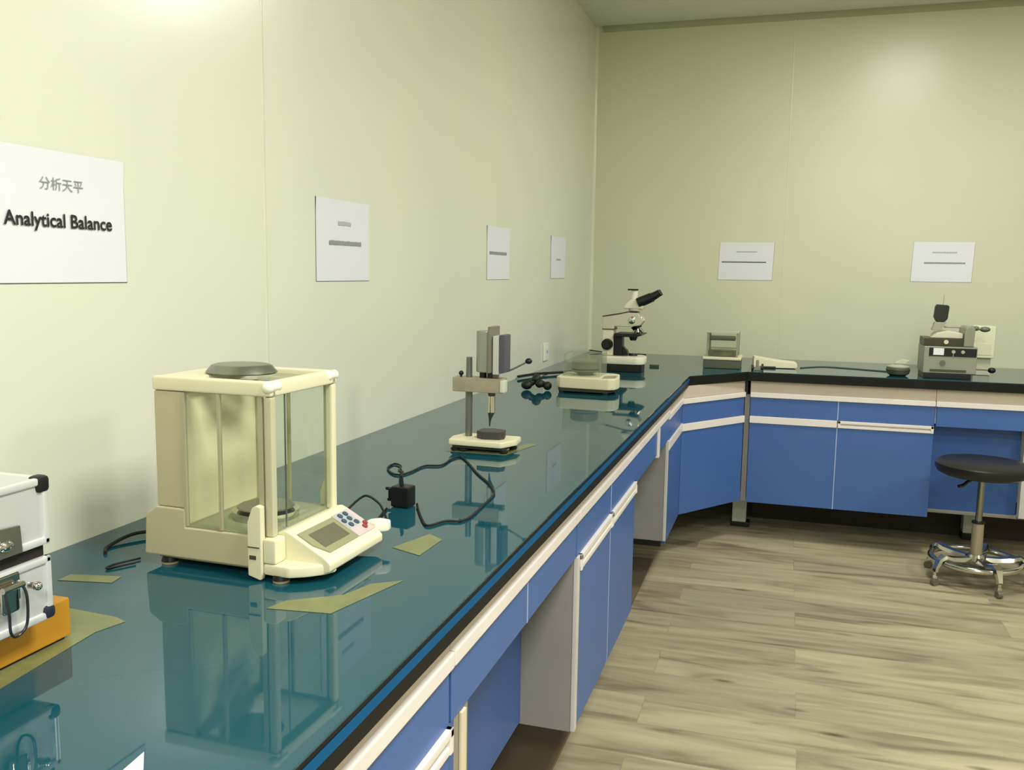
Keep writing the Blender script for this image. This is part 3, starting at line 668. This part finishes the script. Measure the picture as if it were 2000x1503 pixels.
# ------------------------------------------------------------------ wall socket, marker
o = thing('wall_socket', 'small white wall socket low on the left wall behind the scale', 'socket', (0, 4.28, .93))
MB().box((.0003, -.043, -.043), (.009, .043, .043), .003).out('plate', mat('bright socket white', (238, 238, 222), .3), o)
MB().box((.0092, -.02, -.022), (.0105, .02, .022)).out('face', PAPER, o, smooth=False)
for y in (-.008, .008): MB().box((.0106, y-.002, -.008), (.011, y+.002, .008)).out('slot', mat('dark slot', (70, 66, 52)), o, smooth=False)
o = MB().box((-.024, -.008, 0), (.024, .008, .011), .003).out('marker_cap', mat('dark green cap', (70, 78, 62), .5), loc=(.50, 4.56, ZT+.0008)); tag(o, 'tiny dark block lying on the worktop right of the microscope', 'block')

# ------------------------------------------------------------------ small draft balance on back worktop
b2 = thing('draft_balance', 'small balance with tall clear shield and green-grey base, corner end of back worktop', 'balance', (.737, 4.62, ZT+.0005))
MB().prism([(0, 0), (.182, 0), (.182, .18), (0, .18)], .0, .042, bev=.004).out('base', mat('green grey base', (84, 92, 74), .45), b2)
MB().prism([(-.004, -.004), (.186, -.004), (.186, .184), (-.004, .184)], .0425, .058, bev=.005).out('rim', CREAM, b2)
MB().lathe([(0, .0585), (.07, .0585), (.078, .066), (.078, .084), (.07, .090), (0, .0905)], (.091, .06, 0), sy=.7).out('weighing_pan', mat('brown pan', (112, 108, 80), .35, metal=.3), b2)
for x, y in ((.014, .005), (.16, .005), (.014, .16), (.16, .16)):
    MB().box((x, y, .0585), (x+.009, y+.009, .178)).out('shield_post', mat('grey post', (152, 152, 130), .4), b2, smooth=False)
sh = MB(); sh.box((.023, .007, .0585), (.16, .009, .176)); sh.box((.016, .0145, .0585), (.018, .16, .176)); sh.box((.165, .0145, .0585), (.167, .16, .176)); sh.out('draft_shield', ACRYL, b2, smooth=False)
MB().prism([(.012, .0), (.17, .0), (.17, .17), (.012, .17)], .1785, .184).out('shield_top', mat('pale shield frame', (188, 188, 164), .4), b2, smooth=False)
MB().box((.028, -.006, .142), (.157, .0065, .166), .006).out('door_grip', mat('dark grip', (84, 86, 72), .45), b2)
MB().box((.034, -.003, .102), (.162, .0065, .109), .002).out('door_rail', mat('mid grip', (140, 138, 116), .45), b2)

# small roll holder
o = thing('tape_roller', 'tiny dark roller with grey block at the front edge of the back worktop', 'roller', (.975, 4.605, ZT+.0005))
MB().cyl((.0, .0, .013), (.012, .0, .013), .013).cyl((.048, .0, .017), (.058, .0, .017), .017).out('roller', mat('charcoal roller', (44, 46, 44), .4), o)
MB().box((.0135, -.01, .0), (.0465, .014, .018), .002).box((.022, -.006, .018), (.036, .006, .052), .003).out('holder_block', mat('grey block', (140, 138, 120), .4), o)
# cream tray
o = thing('instrument_case', 'flat cream plastic wedge lying beside the tiny roller on the back worktop', 'case', (1.0, 4.74, ZT+.0005), .1)
MB().prism([(-.02, .002), (.19, .002), (.197, .012), (.192, .03), (.12, .036), (.03, .048), (-.015, .056), (-.02, .046)], 0, .11, axis='y', bev=.003).out('case_body', mat('bright cream plastic', (238, 232, 200), .4), o)
MB().box((.01, -.003, .003), (.09, -.0003, .010), .001).out('grip_slot', mat('dark green slot', (70, 76, 48), .5), o)
# dish
o = thing('sample_dish', 'round dark dish with grey cover left of the boxy instrument', 'dish', (1.655, 4.66, ZT+.0005))
MB().lathe([(0, 0), (.035, 0), (.05, .01), (.055, .03), (.052, .036), (.045, .037), (0, .037)], (0, 0, 0)).out('dish_bowl', mat('dark olive dish', (74, 78, 62), .35), o)
MB().lathe([(0, .0375), (.05, .0375), (.052, .044), (.03, .052), (.02, .055), (0, .056)], (.0, 0, 0)).out('dish_cover', mat('grey cover', (168, 168, 146), .35), o)
MB().prism([(-.02, .0565), (.03, .0565), (.05, .075), (.02, .078), (-.01, .066)], -.01, .03, axis='y', bev=.002).out('cover_tab', mat('pale tab', (196, 194, 168), .4), o)

# ------------------------------------------------------------------ boxy instrument on the back worktop
mc = thing('bench_instrument', 'boxy grey bench instrument with black control strip below the rightmost notice', 'instrument', (1.756, 4.60, ZT+.0005))
BODY = mat('grey instrument body', (150, 150, 136), .38, metal=.25)
MB().box((.004, .0, .0), (.208, .19, .024), .002).out('plinth', BLACK, mc)
MB().box((.0, .0, .0245), (.228, .2, .151), .004).out('body', BODY, mc)
MB().box((.03, -.003, .033), (.185, -.0003, .044), .001).out('slot', mat('dark green slot', (70, 76, 48)), mc, smooth=False)
MB().cyl((.083, -.0003, .075), (.083, -.006, .075), .012).out('dial', mat('dark grey dial', (104, 104, 92), .4), mc)
cp = MB().box((.022, -.003, .105), (.224, -.0003, .144), .001).out('control_strip', BLACK, mc)
MB().box((.040, -.004, .111), (.085, -.0032, .143)).out('white_label', PAPER, cp, smooth=False)
for x in (.125, .165):
    MB().cyl((x, -.0032, .128), (x, -.010, .128), .008).out('knob', mat('pale knob', (170, 172, 146), .3), cp)
MB().box((.1235, -.0042, .106), (.127, -.0033, .12)).out('switch', MATS['pale knob'], cp, smooth=False)
MB().box((.0, .01, .1515), (.17, .18, .188), .003).out('upper_deck', mat('dark olive deck', (58, 58, 40), .4), mc)
MB().cyl((.093, .0098, .172), (.093, .004, .172), .010).out('knob', mat('cream button', (206, 206, 178), .3), mc)
MB().prism([(.03, .1885), (.165, .1885), (.165, .213), (.10, .222), (.055, .213)], .02, .16, axis='y', bev=.004).out('upper_block', mat('cream upper block', (206, 204, 178), .4), mc)
m = MB(); m.prism([(.166, .1515), (.21, .1515), (.213, .235), (.205, .246), (.178, .246), (.168, .235)], .0, .16, axis='y', bev=.006); m.out('arch', mat('grey arch', (142, 144, 128), .35, metal=.2), mc)
MB().prism([(.033, .2225), (.075, .2225), (.085, .245), (.098, .262), (.045, .262)], .05, .09, axis='y', bev=.003).out('paddle_neck', mat('grey neck', (160, 160, 140), .3), mc)
MB().prism([(.052, .2625), (.088, .2625), (.1, .278), (.104, .335), (.098, .342), (.05, .345), (.044, .335), (.04, .285)], .052, .088, axis='y', bev=.004).out('paddle', mat('dark green paddle', (34, 38, 30), .4), mc)
MB().cyl((.078, .07, .3425), (.079, .07, .39), .0012).out('antenna', mat('olive wire', (140, 142, 110), .5), mc)
rd = MB().cyl((.09, .08, .2385), (.166, .08, .2385), .004).cyl((.2135, .08, .234), (.285, .08, .232), .006).out('rod', BODY, mc)
MB().ball((.228, .08, .235), .014, (1, 1, .8)).ball((.266, .08, .232), .018, (1.3, 1, .72)).out('rod_knob', mat('dark grey dial', (104, 104, 92)), rd)
lv = MB().tube([(.2285, .1, .04), (.28, .1, .040), (.30, .1, .038)], .003, sub=4).out('lever', mat('dark grey dial', (104, 104, 92)), mc)
MB().ball((.312, .1, .039), .016, (1.1, 1, .85)).out('lever_knob', BLACK, lv)
o = thing('cream_housing', 'cream square housing box standing behind the boxy grey instrument', 'box', (1.985, 4.83, ZT+.0005))
MB().box((.02, 0, .085), (.115, .1, .24), .006).out('housing_body', mat('pale cream housing', (220, 220, 190), .4), o)
MB().box((.03, .02, 0), (.105, .08, .085), .003).out('housing_stand', mat('pale stand', (200, 196, 172), .4), o)
MB().box((.035, -.002, .10), (.10, -.0003, .155), .001).out('inset_panel', mat('pale inset', (212, 212, 182), .4), o)

# ------------------------------------------------------------------ stool
s = thing('round_stool', 'black round swivel stool on a chrome base in front of the back run', 'stool', (1.975, 4.25, 0))
MB().lathe([(0, .478), (.12, .474), (.16, .476), (.182, .488), (.190, .506), (.188, .522), (.172, .534), (.12, .541), (0, .544)], (0, 0, 0), n=56).out('seat', VINYL, s)
MB().cyl((0, 0, .462), (0, 0, .4735), .05).out('seat_plate', BLACK, s)
MB().tube([(-.03, -.03, .464), (-.06, -.06, .458), (-.085, -.075, .44), (-.105, -.085, .436)], .007, sub=5).out('height_lever', BLACK, s)
MB().cyl((0, 0, .27), (0, 0, .4615), .014).out('gas_rod', mat('dark chrome', (150, 150, 140), .2, metal=1.), s)
MB().cyl((0, 0, .262), (0, 0, .2695), .027).out('collar', BLACK, s)
MB().cyl((0, 0, .125), (0, 0, .2615), .0245, .0235).out('column_cover', mat('tan grey column', (172, 160, 138), .3, metal=.4), s)
MB().lathe([(0, .085), (.04, .085), (.045, .10), (.03, .1245), (0, .1245)], (0, 0, 0)).out('hub', CHROME, s)
MB().tube([(.178*math.cos(a), .178*math.sin(a), .098) for a in [2*PI*i/20 for i in range(20)]], .0135, n=14, sub=3, closed=True).out('foot_ring', CHROME, s)
for k in range(5):
    a = math.radians(214+72*k); ca, sa = math.cos(a), math.sin(a)
    rings = []
    for rr, zz, hw, hh in ((.038, .105, .022, .009), (.09, .108, .024, .008), (.14, .115, .025, .007), (.172, .126, .023, .006), (.196, .112, .019, .006), (.21, .08, .013, .006), (.214, .062, .012, .006)):
        c_ = Vector((rr*ca, rr*sa, zz)); t_ = Vector((-sa, ca, 0))*hw
        nn = (Vector((0, 0, 1)) if rr < .18 else Vector((ca*.8, sa*.8, .5)).normalized())*hh
        rings.append([tuple(c_-t_-nn), tuple(c_+t_-nn), tuple(c_+t_*.7+nn), tuple(c_-t_*.7+nn)])
    MB().loft(rings).out('leg', CHROME, s)
    wx, wy = .212*ca, .212*sa
    cst = MB().cyl((wx, wy, .045), (wx, wy, .0615), .007).box((wx-.009, wy-.009, .03), (wx+.009, wy+.009, .046), .003).out('caster', CHROME, s)
    MB().cyl((wx+sa*.01, wy-ca*.01, .0165), (wx-sa*.01, wy+ca*.01, .0165), .016).out('caster_wheel', mat('grey wheel', (104, 100, 84), .35), cst)

# ------------------------------------------------------------------ lights
def area(name, loc, sx, sy, power, col=(.985, 1, .955), rot=(0, 0, 0), spread=180):
    l = bpy.data.lights.new(name, 'AREA'); l.shape = 'RECTANGLE'; l.size = sx; l.size_y = sy; l.energy = power; l.color = col
    l.spread = math.radians(spread)
    o = bpy.data.objects.new(name, l); COL.objects.link(o); o.location = loc; o.rotation_euler = rot
    return o
area('ceiling_light_far', (1.78, 3.85, ZC-.012), .30, .55, 30)
area('ceiling_light_near', (1.75, .9, ZC-.012), .6, .6, 54)
area('added_fill_light', (1.7, -1.3, ZC-.012), .6, .6, 72)  # unseen fill lamp added behind the camera to brighten camera-facing sides
area('ceiling_light_right', (3.8, 2.2, ZC-.012), .6, .6, 42)
w = bpy.data.worlds.new('room air'); scn.world = w; w.use_nodes = True
w.node_tree.nodes['Background'].inputs[0].default_value = (.75, .78, .7, 1); w.node_tree.nodes['Background'].inputs[1].default_value = .3

# ------------------------------------------------------------------ camera
yaw, pitch, roll, cx, cz, f = .296379, .124798, .0143652, 1.1387187, 1.3175713, 1757.53
cy_, sy_, cp_, sp_ = math.cos(yaw), math.sin(yaw), math.cos(pitch), math.sin(pitch)
F = Vector((-sy_*cp_, cy_*cp_, -sp_)); Rt = Vector((cy_, sy_, 0)); U = Rt.cross(F)
r_ = Rt*math.cos(roll)+U*math.sin(roll); u_ = -Rt*math.sin(roll)+U*math.cos(roll)
cam = bpy.data.cameras.new('camera'); co = bpy.data.objects.new('camera', cam); COL.objects.link(co)
co.matrix_world = Matrix(((r_.x, u_.x, -F.x, cx), (r_.y, u_.y, -F.y, 0), (r_.z, u_.z, -F.z, cz), (0, 0, 0, 1)))
cam.sensor_fit = 'HORIZONTAL'; cam.sensor_width = 36; cam.lens = f/2000*36; cam.clip_start = .02
scn.camera = co
scn.view_settings.view_transform = 'Standard'; scn.view_settings.look = 'None'; scn.view_settings.exposure = 0
